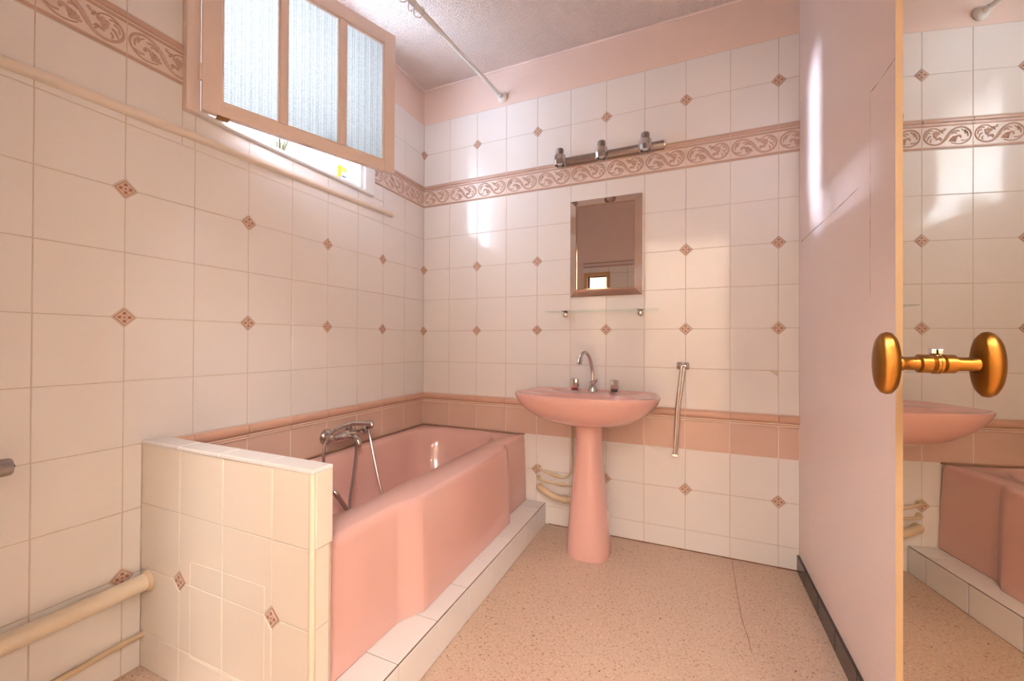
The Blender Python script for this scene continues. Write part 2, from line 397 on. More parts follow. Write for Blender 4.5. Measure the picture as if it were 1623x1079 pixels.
def scroll_strokes():
    S = []   # (points in cm, widths in mm at start / middle / end)
    S.append(([(8.6, 1.3), (6.6, .55), (4.2, .55), (1.9, 1.9), (.75, 4.3), (1.5, 6.9), (3.8, 8.5), (6.3, 8.3), (8.4, 6.8), (9.8, 4.6), (11.2, 2.3), (13.4, .75), (16, .75), (18.3, 2.3), (19.2, 4.6), (18.5, 7), (16.6, 8.5), (14.6, 8.5), (13, 7.6)], (2, 6.5, 2)))
    S.append(([(8.1, 7.4), (9.3, 5.6), (10.6, 3.4), (11.6, 2.2)], (3, 10, 3)))
    S.append(([(2.0, 3.6), (2.1, 5.5), (3.2, 7.3)], (2.2, 4, 2)))
    S.append(([(2.9, 5.0), (3.2, 6.3), (4.6, 7.6)], (3.5, 3, 1)))
    S.append(([(1.9, 2.6), (3.2, 2.0), (4.6, 2.2)], (2, 3, 3.5)))
    S.append(([(5.2, 6.6), (6.6, 6.9), (8.4, 5.9)], (4.5, 3.5, 2)))
    S.append(([(6.2, 5.6), (7.2, 6.0), (8.6, 5.2)], (4, 3, 1.5)))
    S.append(([(4.6, 3.2), (5.0, 4.4), (6.2, 4.2), (6.6, 2.6)], (5, 7, 4)))
    for (x, y) in ((7.0, 4.5), (8.0, 4.2), (8.9, 3.3), (9.5, 2.2)):
        S.append(([(6.7, 1.6), ((6.7 + x) / 2, (1.6 + y) / 2 + .2), (x, y)], (2, 5, 5)))
    S.append(([(10.6, 8.4), (11.4, 7.4), (12.6, 7.6)], (8, 4, 2)))
    S.append(([(11.5, 6.1), (12.3, 6.9), (13.4, 7.6)], (4, 3, 2)))
    for (x, y) in ((13.1, 6.1), (14.2, 6.5), (15.2, 6.0), (14.0, 5.2), (15.0, 4.8), (14.4, 4.2)):
        S.append(([(x - .55, y), (x, y + .05), (x + .55, y)], (6, 11, 6)))
    S.append(([(12.2, 2.2), (13.2, 3.4), (14.6, 3.0)], (2, 4, 4)))
    S.append(([(12.0, 3.1), (12.8, 3.9), (13.6, 3.6)], (2, 3, 3)))
    S.append(([(17.9, 2.6), (17.2, 4.4), (16.2, 5.0)], (2, 4, 3)))
    S.append(([(18.3, 4.2), (17.9, 6.2), (16.6, 6.6)], (2, 4, 4)))
    S.append(([(16.2, 1.7), (16.6, 2.7), (16.0, 3.6)], (2, 3, 3)))
    S.append(([(17.9, 7.1), (16.6, 7.7), (15.6, 7.4)], (2, 3, 2.5)))
    return S

def scroll_mesh(wd, h):
    mb = MB()
    for pts, (w0, w1, w2) in scroll_strokes():
        P = smooth_path([(x / 20 * wd, y / 9.2 * h, 0) for x, y in pts], 4)
        n = len(P); vs = []; fs = []
        for i, p in enumerate(P):
            t = (P[min(i + 1, n - 1)] - P[max(i - 1, 0)]).normalized(); nn = Vector((-t.y, t.x, 0)); s = i / (n - 1)
            wdt = (w0 + (w1 - w0) * s * 2 if s < .5 else w1 + (w2 - w1) * (s - .5) * 2) * 0.00078 * (0.35 if i in (0, n - 1) else 1)
            vs += [p - nn * wdt + Vector((0, 0, -0.0006)), p + Vector((0, 0, min(0.0026, 0.0012 + wdt * 0.45))), p + nn * wdt + Vector((0, 0, -0.0006))]
        for i in range(n - 1):
            a = i * 3; fs += [(a, a + 1, a + 4, a + 3), (a + 1, a + 2, a + 5, a + 4)]
        mb.add(vs, fs, 'band_relief', True)
        # dark incised contour at each side of the stroke
        for sg in (-1, 1):
            v2 = []; f2 = []
            for i, p in enumerate(P):
                a = Vector(vs[i * 3 + (0 if sg < 0 else 2)]); c = Vector(vs[i * 3 + 1]); d = (a - c); d.z = 0; d = d.normalized() if d.length else Vector((1, 0, 0))
                q = Vector((a.x, a.y, 0.00035)); v2 += [q - d * 0.0002, q + d * 0.0006]
            for i in range(n - 1): f2.append((2 * i, 2 * i + 1, 2 * i + 3, 2 * i + 2))
            mb.add(v2, f2, 'band_dark')
    o = mb.build('scroll_relief'); me = o.data; bpy.data.objects.remove(o)
    return me

def band_meshes(wd, ht):
    """frieze tile: ground, stripes; and its scroll relief"""
    j = 0.0013; mb = MB()
    mb.box((j, j, -0.006), (wd - j, ht - j, 0), 'band_ground')
    def rib(v0, v1, d, m):
        n = 5; prof = [(v0 + (v1 - v0) * (0.5 - 0.5 * cos(pi * k / n)), d * sin(pi * k / n)) for k in range(n + 1)]
        vs = [(u, v, q - 0.0002) for u in (j, wd - j) for v, q in prof]
        mb.add(vs, [(k, k + 1, n + 2 + k, n + 1 + k) for k in range(n)], m, True)
        mb.add([(j, v0 - 0.0009, 0.0003), (wd - j, v0 - 0.0009, 0.0003), (wd - j, v0 + 0.0004, 0.0004), (j, v0 + 0.0004, 0.0004)], [(0, 1, 2, 3)], 'band_dark')
    rib(0.0035, 0.0125, 0.003, 'band_stripe')
    rib(ht - 0.0365, ht - 0.0275, 0.003, 'band_stripe')
    rib(ht - 0.0225, ht - 0.0025, 0.006, 'band_stripe')
    o = mb.build('frieze_tile'); me = o.data; bpy.data.objects.remove(o)
    sc = scroll_mesh(wd, 0.086)
    sc.transform(Matrix.Translation((0, 0.0165, 0)))
    return me, sc

def listel_mesh(wd):
    j = 0.0009; mb = MB()
    prof = [(0.6535, 0.0), (0.654, 0.0030), (0.672, 0.0030), (0.6725, 0.001)]
    rid = [[(v, 0.0025), (v + 0.0008, 0.0055), (v + 0.003, 0.0055), (v + 0.0038, 0.0025)] for v in (0.6555, 0.6655)]
    n = 7; prof2 = [(0.672 + 0.036 * (0.5 - 0.5 * cos(pi * k / n)), 0.013 * sin(pi * k / n) ** 0.8) for k in range(n + 1)]
    for pr, m in ((prof, 'pink_trim'), (rid[0], 'listel_line'), (rid[1], 'listel_line'), (prof2, 'pink_trim')):
        k = len(pr); vs = [(u, v, d) for u in (j, wd - j) for v, d in pr]
        mb.add(vs, [(i, i + 1, k + i + 1, k + i) for i in range(k - 1)] + [tuple(range(k)), tuple(range(2 * k - 1, k - 1, -1))], m, True)
    o = mb.build('listel_tile'); me = o.data; bpy.data.objects.remove(o)
    return me

def lay(wall, frame, pos, pitch, col, row, z0, z1, lo=0.0, hi=None, jitter=0.0016, vcut=None, border=True, name='tile'):
    """one tile of column `col` (u from col*pitch), clipped to u in lo..hi of the cell"""
    hi = pitch if hi is None else hi
    zz1 = vcut if vcut else z1
    if hi - lo < 0.012 or zz1 - z0 < 0.012: return
    X = FR[frame](pos)
    if row == BAND:
        me, sc = BANDS[pitch]
        if lo > 0 or hi < pitch: me, sc = cut_mesh(me, lo, hi), cut_mesh(sc, lo, hi)
        t = put('frieze_tile', me, wall, X @ Matrix.Translation((0, z0, 0)))
        s = link('scroll_relief', sc, t)
        return
    if row == BORDER and border:
        o = put('border_tile', tile_mesh(hi - lo - 0.0012, 0.148, (), 'pink_tile'), wall, X @ Matrix.Translation((lo, 0.505, 0)), jitter)
        me = LISTEL[pitch]
        if lo > 0 or hi < pitch: me = cut_mesh(me, lo, hi)
        put('listel_tile', me, wall, X)
        return
    # which corners touch a diamond inlay (even grid columns on rows 2, 6, 8, 12)
    cuts = []
    for i, (cc, rr) in enumerate(((col, row), (col + 1, row), (col + 1, row + 1), (col, row + 1))):
        if cc % 2 == 0 and rr in (2, 6, 8, 12):
            if (cc == col and lo > 0) or (cc == col + 1 and hi < pitch): continue
            if rr == row + 1 and vcut: continue
            cuts.append(i)
    put(name, tile_mesh(hi - lo, zz1 - z0, cuts, 'tile'), wall, X @ Matrix.Translation((lo, z0, 0)), jitter)

BANDS = {p: band_meshes(p, 2.067 - 1.925) for p in (WB, WL)}
LISTEL = {p: listel_mesh(p) for p in (WB, WL)}

# back wall: columns 0..10, u = +x
for c in range(11):
    for r in range(13):
        z0, z1 = ROWS[r], ROWS[r + 1]
        if c < 3 and r < 2: continue                      # behind the bathtub
        hi = min(WB, W - c * WB)
        lay(wall_back, 'back', (c * WB, 0, 0), WB, c, r, z0, z1, 0, hi)
for c in range(0, 11, 2):
    for r in (2, 6, 8, 12):
        if c < 4 and r == 2: continue
        me = INLAY if c else cut_mesh(INLAY, 0.0005, 1)
        put('inlay_tile', me, wall_back, FR['back']((c * WB, 0, ROWS[r])))
# left wall: grid columns counted from the corner, u = +y
PB0, PB1 = -1.509, -1.448          # partition front and back
for c in range(12):
    y1 = -c * WL; y0 = y1 - WL
    for r in range(13):
        z0, z1 = ROWS[r], ROWS[r + 1]
        inside = y1 <= PB1 + 0.02
        lo = max(0, YF + 0.002 - y0); hi = WL
        colx = -(c + 1)            # parity identical to grid column c+1 .. c
        if r < 3 and y0 > PB0: continue                     # hidden behind bathtub and partition
        if y0 < PB0 < y1 and r < 4: hi = PB0 - y0           # tiles stop at the partition
        if r == BORDER and y1 > PB1:
            l2 = max(0, PB1 - y0); lay(wall_left, 'left', (0, y0, 0), WL, colx, r, z0, z1, l2, WL)
            if not (y0 < PB0): continue
        b_ok = False
        # around the window frame
        if y1 > FY0 and y0 < FY1 and z1 > FZ0 and r != 99:
            if z0 < FZ0 and y0 < FY0:
                lay(wall_left, 'left', (0, y0, 0), WL, colx, r, z0, z1, lo, FY0 - y0); lay(wall_left, 'left', (0, y0, 0), WL, colx, r, z0, z1, FY0 - y0, hi, vcut=FZ0); continue
            if z0 < FZ0: lay(wall_left, 'left', (0, y0, 0), WL, colx, r, z0, z1, lo, hi, vcut=FZ0)
            if r >= 9:
                zz = max(z0, FZ0)
                if y0 < FY0: lay(wall_left, 'left', (0, y0, 0), WL, colx, r, zz, z1, lo, FY0 - y0)
                if y1 > FY1: lay(wall_left, 'left', (0, y0, 0), WL, colx, r, zz, z1, FY1 - y0, hi)
            continue
        lay(wall_left, 'left', (0, y0, 0), WL, colx, r, z0, z1, lo, hi, border=False)
for c in range(0, 12, 2):
    y = -c * WL
    for r in (2, 6, 8, 12):
        if (r == 2 and y > PB0) or (r == 12 and FY0 < y < FY1): continue
        me = INLAY if c else cut_mesh(INLAY, -1, -0.0005)
        put('inlay_tile', me, wall_left, FR['left']((0, y, ROWS[r])))

# pale bead along the wall / ceiling joint
tr = MB().tube([(0.0, -0.004, ZC - 0.004), (W, -0.004, ZC - 0.004)], 0.006, 'paint', 8).tube([(0.004, 0, ZC - 0.004), (0.004, YF, ZC - 0.004)], 0.006, 'paint', 8)
struct(tr, 'trim_1', 'pale bead where walls meet ceiling')

# right wall: patched panel, cracks; dark tile skirting
MB().box((W - 0.0012, -1.9, 0.0), (W + 0.002, -0.803, 1.738), 'paint').build('patch_panel', wall_right)
cr = MB()
def crack(pts, wd=0.0016):
    P = smooth_path(pts, 5)
    vs = []; fs = []
    for p in P:
        k = wd * random.uniform(0.2, 1.2); vs += [(p.x, p.y, p.z - k), (p.x, p.y, p.z + k)]
    for i in range(len(P) - 1): fs.append((2 * i, 2 * i + 1, 2 * i + 3, 2 * i + 2))
    cr.add(vs, fs, 'crack')
crack([(W - 0.0008, -0.03, 1.500), (W - 0.0008, -0.2, 1.503), (W - 0.0008, -0.45, 1.502), (W - 0.0008, -0.72, 1.506)])
crack([(W - 0.0013, -0.80, 1.742), (W - 0.0008, -0.86, 1.738), (W - 0.0008, -0.97, 1.742), (W - 0.0008, -1.1, 1.74)], 0.002)
P = [(W - 0.0008, -0.801 + random.uniform(-0.001, 0.001), z) for z in [1.74 - 0.03 * k for k in range(20)]]
vs = []; fs = []
for p in P:
    k = 0.0012 * random.uniform(0, 1.3); vs += [(p[0], p[1] - k, p[2]), (p[0], p[1] + k, p[2])]
cr.add(vs, [(2 * i, 2 * i + 1, 2 * i + 3, 2 * i + 2) for i in range(len(P) - 1)], 'crack')
cr.build('crack', wall_right)
bb = struct(MB().box((W - 0.0085, YF + 0.0, 0), (W, -0.002, 0.074), 'grout'), 'baseboard_right', 'dark brown tile skirting along the right wall')
y = -0.003; first = True
while y > -2.2:
    l = 0.14 if first else 0.198; first = False
    o = put('skirting_tile', tile_mesh(l, 0.077, (), 'skirt', 0.009, 0.002), bb, Matrix(((0, 0, -1, W - 0.011), (-1, 0, 0, y), (0, 1, 0, 0.0), (0, 0, 0, 1))))
    y -= l
# floor: sheet seam and dirty edge
sm = MB(); pts = smooth_path([(1.801, -0.023, 0.0006), (1.798, -0.226, 0.0006), (1.796, -0.368, 0.0006), (1.797, -0.489, 0.0006), (1.805, -0.582, 0.0006), (1.806, -0.655, 0.0006)], 6)
vs = []; fs = []
for i, p in enumerate(pts):
    k = 0.0022 * random.uniform(0.4, 1.0); vs += [(p.x - k, p.y, 0.0006), (p.x, p.y, 0.0016), (p.x + k, p.y, 0.0006)]
for i in range(len(pts) - 1): fs += [(3 * i, 3 * i + 1, 3 * i + 4, 3 * i + 3), (3 * i + 1, 3 * i + 2, 3 * i + 5, 3 * i + 4)]
sm.add(vs, fs, 'seam'); sm.build('sheet_seam', floor)
sm = MB(); vs = []; fs = []
N = 60
for i in range(N + 1):
    x = 0.87 + (W - 0.87) * i / N; k = 0.003 + 0.005 * random.random() ** 3; vs += [(x, 0, 0.004), (x, -0.002, 0.003), (x, -k, 0.0008)]
for i in range(N): fs += [(3 * i, 3 * i + 1, 3 * i + 4, 3 * i + 3), (3 * i + 1, 3 * i + 2, 3 * i + 5, 3 * i + 4)]
sm.add(vs, fs, 'stain'); sm.build('wall_joint', floor)

# ------------------------------------------------------------------ partition at the tap end of the bathtub
PX = 0.758; PZ = 0.712
pw = struct(MB().box((0, PB0 + 0.003, 0), (PX - 0.003, PB1, PZ - 0.002), 'grout').box((0.01, PB0 + 0.004, PZ - 0.002), (PX - 0.002, PB1 - 0.002, PZ + 0.007), 'grout_dark'), 'wall_partition', 'half-height tiled partition at the end of the bathtub')
cols = [0, 0.207, 0.410, 0.613, PX - 0.008]; prow = [0, 0.115, 0.318, 0.521, PZ]
for i in range(4):
    for k in range(4):
        cuts = []
        for q, (a, b2) in enumerate(((i, k), (i + 1, k), (i + 1, k + 1), (i, k + 1))):
            if a in (1, 3) and b2 == 2: cuts.append(q)
        put('tile', tile_mesh(cols[i + 1] - cols[i], prow[k + 1] - prow[k], cuts, 'tile_cream'), pw, FR['back']((cols[i], PB0, prow[k])), 0.0015)
for i in (1, 3): put('inlay_tile', INLAY, pw, FR['back']((cols[i], PB0, prow[2])))
for k in range(4):
    top = k == 3; d = 0.061 if top else 0.054
    put('end_tile', tile_mesh(d - 0.008, prow[k + 1] - prow[k], (), 'tile_cream', 0.006 if not top else 0.008), pw, FR['left']((PX + (0.004 if top else 0.0), PB0 + 0.008, prow[k])), 0.001)
MB().tube([(PX - 0.006, PB0 + 0.006, 0), (PX - 0.006, PB0 + 0.006, PZ)], 0.0085, 'bead', 14).build('corner_bead', pw)
xs = [0.004, 0.20, 0.395, 0.585, PX + 0.004]
for i in range(4):
    mb = MB().box((xs[i] + 0.001, PB0 - 0.003, PZ - 0.002), (xs[i + 1] - 0.001, PB1 + 0.001, PZ + 0.010), 'tile', 0.003); mb.build('cap_tile', pw)
hs = MB()
for a, b2 in (((0.262, 0.108), (0.262, 0.388)), ((0.262, 0.388), (0.585, 0.392)), ((0.585, 0.392), (0.585, 0.108)), ((0.262, 0.108), (0.585, 0.105))):
    hs.tube([(a[0], PB0 - 0.0002, a[1]), (b2[0], PB0 - 0.0002, b2[1])], 0.0009, 'tile_cream', 6)
hs.build('hatch_seam', pw)

# ------------------------------------------------------------------ tiled step along the bathtub
SX, SZ = 0.856, 0.122
st = struct(MB().box((0.70, PB0 + 0.01, 0), (SX - 0.003, -0.001, SZ - 0.003), 'grout_dark'), 'trim_2', 'low white tiled step along the bathtub')
y = -0.002; k = 0
while y > PB0:
    l = min(0.1 if k == 0 else 0.199, y - PB0)
    if l > 0.02:
        put('riser_tile', tile_mesh(l - 0.001, SZ - 0.005, (), 'tile'), st, FR['left']((SX, y - l, 0.001)), 0.0015)
        put('tread_tile', tile_mesh(l - 0.001, 0.118, (), 'tile'), st, FR['up']((SX - 0.004, y - l, SZ)), 0.0012)
    y -= l; k += 1

# ------------------------------------------------------------------ window
win = bpy.data.objects.new('window_1', None); COL.objects.link(win); win.location = (0, -0.95, FZ0); win['kind'] = 'structure'; win['label'] = 'pink framed casement window standing open above the bathtub'
def P3(mb, name, parent): return mb.build(name, parent)
fx = 0.022
P3(MB().box((-0.03, FY0, FZ0), (fx, WY0, FZ1), 'wood_paint', 0.003), 'frame_jamb', win)
P3(MB().box((-0.03, WY1, FZ0), (fx, FY1, FZ1), 'white_daylit', 0.003).box((-0.045, WY1 - 0.02, FZ0 + 0.02), (0.006, WY1 + 0.002, FZ1), 'white_daylit', 0.002), 'frame_jamb', win)
P3(MB().box((-0.03, WY0, FZ0), (fx, WY1, WZ0), 'white_daylit', 0.003), 'frame_rail', win)
P3(MB().box((-0.03, WY0, WZ1), (fx, WY1, FZ1), 'wood_paint', 0.003), 'frame_rail', win)
P3(MB().box((-0.205, WY0, WZ0 - 0.015), (-0.03, WY1, WZ0 + 0.001), 'white_daylit', 0.002), 'outer_ledge', win)
# sash: swings inwards on its near side
HA = Vector((0.034, -1.362, 0)); HB = Vector((0.295, -0.649, 0)); sd = (HB - HA).normalized(); sn = Vector((sd.y, -sd.x, 0))
SW = (HB - HA).length
SX4 = Matrix(((sd.x, sn.x, 0, HA.x), (sd.y, sn.y, 0, HA.y), (0, 0, 1, 0), (0, 0, 0, 1)))
T0, T1 = -0.030, 0.0          # sash thickness (local y), 0 = room-side... local +y faces the room
z0s, z1s = 1.858, 2.532; gz0, gz1 = 1.908, 2.468
sash = bpy.data.objects.new('sash', None); COL.objects.link(sash); sash.parent = win; sash.location = HA + Vector((0, 0, z0s)) - Vector(win.location)
def sb(name, x0, x1, za, zb, y0=T0, y1=T1, m='wood_paint', bev=0.003):
    return MB().box((x0, y0, za), (x1, y1, zb), m, bev, SX4).build(name, sash)
sb('stile', 0, 0.060, z0s, z1s); sb('stile', 0.703, SW, z0s, z1s)
sb('rail', 0.060, 0.703, z0s, gz0); sb('rail', 0.060, 0.703, gz1, z1s)
sb('glazing_bar', 0.251, 0.277, gz0, gz1, T0 + 0.003, T1 - 0.001); sb('glazing_bar', 0.489, 0.517, gz0, gz1, T0 + 0.003, T1 - 0.001)
for a, b2 in ((0.060, 0.251), (0.277, 0.489), (0.517, 0.703)):
    mb = MB().box((a - 0.004, -0.020, gz0 - 0.004), (b2 + 0.004, -0.016, gz1 + 0.004), 'pane', 0, SX4); mb.build('pane', sash)
    mb = MB()
    for (xa, xb, za, zb) in ((a, a + 0.006, gz0, gz1), (b2 - 0.006, b2, gz0, gz1), (a, b2, gz0, gz0 + 0.006), (a, b2, gz1 - 0.006, gz1)):
        mb.box((xa, -0.016, za), (xb, -0.004, zb), 'wood_paint', 0.0015, SX4)
    mb.build('glazing_bead', sash)
for hz in (1.99, 2.40):
    MB().lathe([(0.0055, -0.03), (0.0065, -0.028), (0.0065, 0.028), (0.0055, 0.03)], 'wood_paint', (HA.x - 0.002, HA.y - 0.001, hz), n=12).build('hinge', sash)
MB().box((0.045, -0.034, z0s - 0.006), (0.085, -0.004, z0s), 'brass', 0.002, SX4).build('catch', sash)

# batten along the wall under the window
bt = MB()
prof = [(0.001, -0.016), (0.012, -0.014), (0.019, -0.006), (0.020, 0.004), (0.015, 0.012), (0.001, 0.016)]
R = [[(d, y, 1.752 + zz + (y + 1.8) * 0.026) for d, zz in prof] for y in (-2.3, -1.8, -1.2, -0.6, -0.32)]
bt.rings(R, 'batten', True)
bt.solo('wall_batten', 'long cream painted batten running along the left wall below the window', 'batten', origin_at=(0.01, -1.3, 1.75))

# things standing outside on the ledge
t = thing('scrubbing_brush', (-0.12, -0.955, WZ0), 'straw-bristled brush poking up outside the open window', 'brush')
mb = MB()
for k in range(46):
    a = random.uniform(0, 2 * pi); r = 0.026 * math.sqrt(random.random())
    x, yv = r * cos(a), r * sin(a); mb.tube([(-0.12 + x, -0.955 + yv * 1.1, 1.910), (-0.12 + x * 1.9, -0.955 + yv * 2.0, 1.985 + random.uniform(-.006, .008))], 0.0014, 'bristle', 4)
mb.build('bristles', t)
MB().lathe([(0.012, 0.002), (0.012, 0.02), (0.02, 0.03), (0.027, 0.036), (0.027, 0.044)], 'wood', (-0.12, -0.955, WZ0), n=16).build('head', t)
t = thing('plastic_pot', (-0.12, -0.845, WZ0), 'white plastic pot standing outside the open window', 'pot')
MB().lathe([(0.03, 0.001), (0.034, 0.01), (0.040, 0.09), (0.042, 0.092), (0.042, 0.1), (0.038, 0.1), (0.035, 0.02)], 'white_plastic', (-0.12, -0.845, WZ0), n=24).build('body', t)
t = thing('detergent_bottle', (-0.10, -0.60, WZ0), 'bright yellow detergent bottle with a white label outside the window', 'bottle')
MB().box((-0.135, -0.645, WZ0 + 0.001), (-0.075, -0.582, WZ0 + 0.118), 'yellow', 0.012).build('body', t)
lb = MB().box((-0.0765, -0.630, WZ0 + 0.03), (-0.0735, -0.590, WZ0 + 0.085), 'label_white', 0.001).build('label', t)
MB().box((-0.0737, -0.624, WZ0 + 0.056), (-0.0730, -0.596, WZ0 + 0.063), 'label_blue').build('print', lb)
MB().lathe([(0.014, 0.117), (0.014, 0.14), (0.011, 0.142)], 'white_plastic', (-0.105, -0.613, WZ0), n=16).build('cap', t)
# unseen slab added above the window to keep the high sky out
struct(MB().box((-1.5, -3.2, 2.85), (-0.2, 0.8, 3.0), 'outside'), 'sky_blocker_slab', 'added white slab outside the window that blocks the high sky')

# ------------------------------------------------------------------ bathtub
TZ = 0.503
def polar(poly, c, angs):
    out = []
    for a in angs:
        d = Vector((cos(a), sin(a))); best = None
        for i in range(len(poly)):
            p, q = Vector(poly[i]) - c, Vector(poly[(i + 1) % len(poly)]) - c; e = q - p
            den = d.x * e.y - d.y * e.x
            if abs(den) < 1e-9: continue
            tt = (p.x * e.y - p.y * e.x) / den; ss = (p.x * d.y - p.y * d.x) / den
            if tt > 0 and -1e-6 <= ss <= 1 + 1e-6 and (best is None or tt < best): best = tt
        out.append(c + d * best)
    return out
TY = PB1 + 0.001
def outline(dx):   # dx: inward slant of the apron
    return [(0.004, -0.004), (0.735 - dx * 0.4, -0.004), (0.737 - dx * .4, -0.27), (0.778 - dx, -0.335), (0.782 - dx, -0.7), (0.784 - dx, -1.075), (0.741 - dx * .4, -1.156), (0.737 - dx * .5, -1.3), (0.735 - dx * .6, TY), (0.004, TY)]
def inner(off):
    x0, x1, y0, y1 = 0.062 + off, 0.612 - off, TY + 0.10 + off, -0.035 - off * 1.6
    P = []
    r = 0.2
    for cx, cy, a0 in ((x1 - r, y1 - r, 0), (x0 + r, y1 - r, pi / 2), (x0 + 0.12, y0 + 0.12, pi), (x1 - 0.12, y0 + 0.12, 3 * pi / 2)):
        rr = r if a0 < pi else 0.12
        for k in range(9): P.append((cx + rr * cos(a0 + k * pi / 16), cy + rr * sin(a0 + k * pi / 16)))
    return P
tc_ = Vector((0.36, -0.70))
angs = sorted(set([2 * pi * k / 120 for k in range(120)] + [math.atan2(p[1] - tc_.y, p[0] - tc_.x) % (2 * pi) for p in outline(0)]))
def shrink(P, d): 
    return [Vector((min(max(p.x, 0.004 + d), 9) if p.x < 0.3 else p.x - d, min(max(p.y, TY + d), -0.004 - d))) for p in P]
rings = []
foot = polar(outline(0.0), tc_, angs); mid = polar(outline(0.010), tc_, angs); rim = polar(outline(0.018), tc_, angs)
def zr(P, z): return [(p.x, p.y, z) for p in P]
rings += [zr(foot, SZ + 0.0015), zr(foot, SZ + 0.03), zr(mid, 0.36), zr(rim, TZ - 0.03), zr(shrink(rim, 0.004), TZ - 0.012), zr(shrink(rim, 0.014), TZ - 0.002), zr(shrink(rim, 0.026), TZ)]
for off, z in ((-0.004, TZ - 0.001), (0.004, TZ - 0.006), (0.014, TZ - 0.025), (0.030, 0.38), (0.055, 0.24), (0.085, 0.175), (0.13, 0.155)):
    rings.append(zr(polar(inner(off), tc_, angs), z))
rings.append([(tc_.x + (p[0] - tc_.x) * 0.3, tc_.y + (p[1] - tc_.y) * 0.3, 0.150) for p in rings[-1]])
tub = thing('bathtub', (0.37, -0.71, SZ), 'salmon pink bathtub with a moulded apron behind the tiled step', 'bathtub')
MB().rings(rings, 'tub', True).build('shell', tub)
MB().tube([(0.006, -0.0055, TZ + 0.001), (0.725, -0.0055, TZ + 0.001)], 0.005, 'seam', 8).tube([(0.0055, -0.006, TZ + 0.001), (0.0055, TY + 0.01, TZ + 0.001)], 0.005, 'seam', 8).build('sealant', tub)
MB().lathe([(0.028, 0.150), (0.028, 0.154), (0.02, 0.155), (0.012, 0.152)], 'chrome', (0.34, -1.05, 0), n=20).build('drain', tub)

# bath mixer on the left wall
t = thing('bath_mixer', (0.0, -0.70, 0.56), 'chrome bath mixer with hand shower and metal hoses on the left wall', 'tap')
for yy in (-0.785, -0.635):
    ro = MB().lathe([(0.038, 0.0015), (0.038, 0.006), (0.030, 0.017), (0.014, 0.024), (0.011, 0.05)], 'chrome', (0, yy, 0.580), (1, 0, 0), 24).build('wall_rosette', t)
MB().lathe([(0.010, 0), (0.017, 0.004), (0.020, 0.02), (0.020, 0.045), (0.023, 0.05), (0.023, 0.14), (0.020, 0.145), (0.020, 0.17), (0.017, 0.19), (0.010, 0.194)], 'chrome', (0.066, -0.807, 0.580), (0, 1, 0), 20).build('body', t)
MB().lathe([(0.018, 0), (0.022, 0.005), (0.022, 0.022), (0.016, 0.028)], 'chrome', (0.066, -0.613, 0.580), (0, 1, 0), 10).build('knob', t)
MB().tube(smooth_path([(0.08, -0.71, 0.575), (0.115, -0.71, 0.572), (0.135, -0.71, 0.55), (0.137, -0.71, 0.53)], 5), [0.014] * 16, 'chrome', 12).build('spout', t)
MB().box((0.06, -0.72, 0.597), (0.082, -0.695, 0.628), 'chrome', 0.004).build('cradle', t)
hd = MB().tube(smooth_path([(0.075, -0.80, 0.622), (0.075, -0.76, 0.632), (0.078, -0.69, 0.634), (0.085, -0.62, 0.622), (0.09, -0.59, 0.614)], 5), [0.008] * 4 + [0.010] * 6 + [0.013] * 6 + [0.017] * 5, 'chrome', 14).build('hand_shower', t)
MB().lathe([(0.019, 0), (0.024, 0.006), (0.024, 0.014), (0.020, 0.018)], 'chrome', (0.088, -0.588, 0.612), (0.25, 0.9, -0.25), 20).build('shower_head', t)
def hose(pts, r=0.0065):
    P = smooth_path(pts, 14); rr = [r * (1.0 if i % 2 else 0.86) for i in range(len(P))]
    return MB().tube(P, rr, 'chrome_worn', 8).build('hose', t)
hose([(0.075, -0.80, 0.622), (0.082, -0.845, 0.600), (0.09, -0.875, 0.55), (0.10, -0.885, 0.48), (0.13, -0.90, 0.36), (0.2, -0.95, 0.22), (0.25, -1.02, 0.175)])
hose([(0.10, -0.695, 0.555), (0.115, -0.705, 0.50), (0.16, -0.77, 0.40), (0.21, -0.84, 0.30), (0.26, -0.86, 0.20), (0.34, -0.82, 0.168), (0.42, -0.70, 0.166)])
hose([(0.095, -0.60, 0.588), (0.12, -0.612, 0.54), (0.17, -0.63, 0.42), (0.22, -0.64, 0.30), (0.28, -0.62, 0.19), (0.36, -0.6, 0.168)])
MB().lathe([(0.008, 0), (0.012, 0.01), (0.012, 0.03), (0.0095, 0.036), (0.0095, 0.11), (0.007, 0.115)], 'chrome', (0.20, -0.921, 0.395), (0.05, 0.03, -0.09), 14).build('hose_grip', t)

# ------------------------------------------------------------------ washbasin
BC = 1.14; BZ = 0.786
half = [(0.0, -0.012), (0.14, -0.012), (0.255, -0.016), (0.315, -0.06), (0.343, -0.17), (0.350, -0.30), (0.325, -0.39), (0.25, -0.462), (0.14, -0.505), (0.0, -0.520)]
half = [(x, yv * 0.925) for x, yv in half]
ctl = [(BC + x, yv, 0) for x, yv in half] + [(BC - x, yv, 0) for x, yv in reversed(half[1:-1])]
ol = smooth_path(ctl, 6, True)
n = len(ol)
oc = Vector((BC, -0.205, 0))
def sc(f, z, fy=None):
    fy = fy or f
    return [(oc.x + (p.x - oc.x) * f, min(-0.012, oc.y + (p.y - oc.y) * fy), z + (0.008 * max(0, min(1, (-0.15 - p.y) / 0.3)) if z > 0.75 else 0)) for p in ol]
def el(f, z):
    r = []
    for p in ol:
        d = Vector((p.x - BC, p.y + 0.275, 0)); a = math.atan2(d.y / 0.148, d.x / 0.275)
        r.append((BC + 0.275 * f * cos(a), -0.275 + 0.148 * f * sin(a), z))
    return r
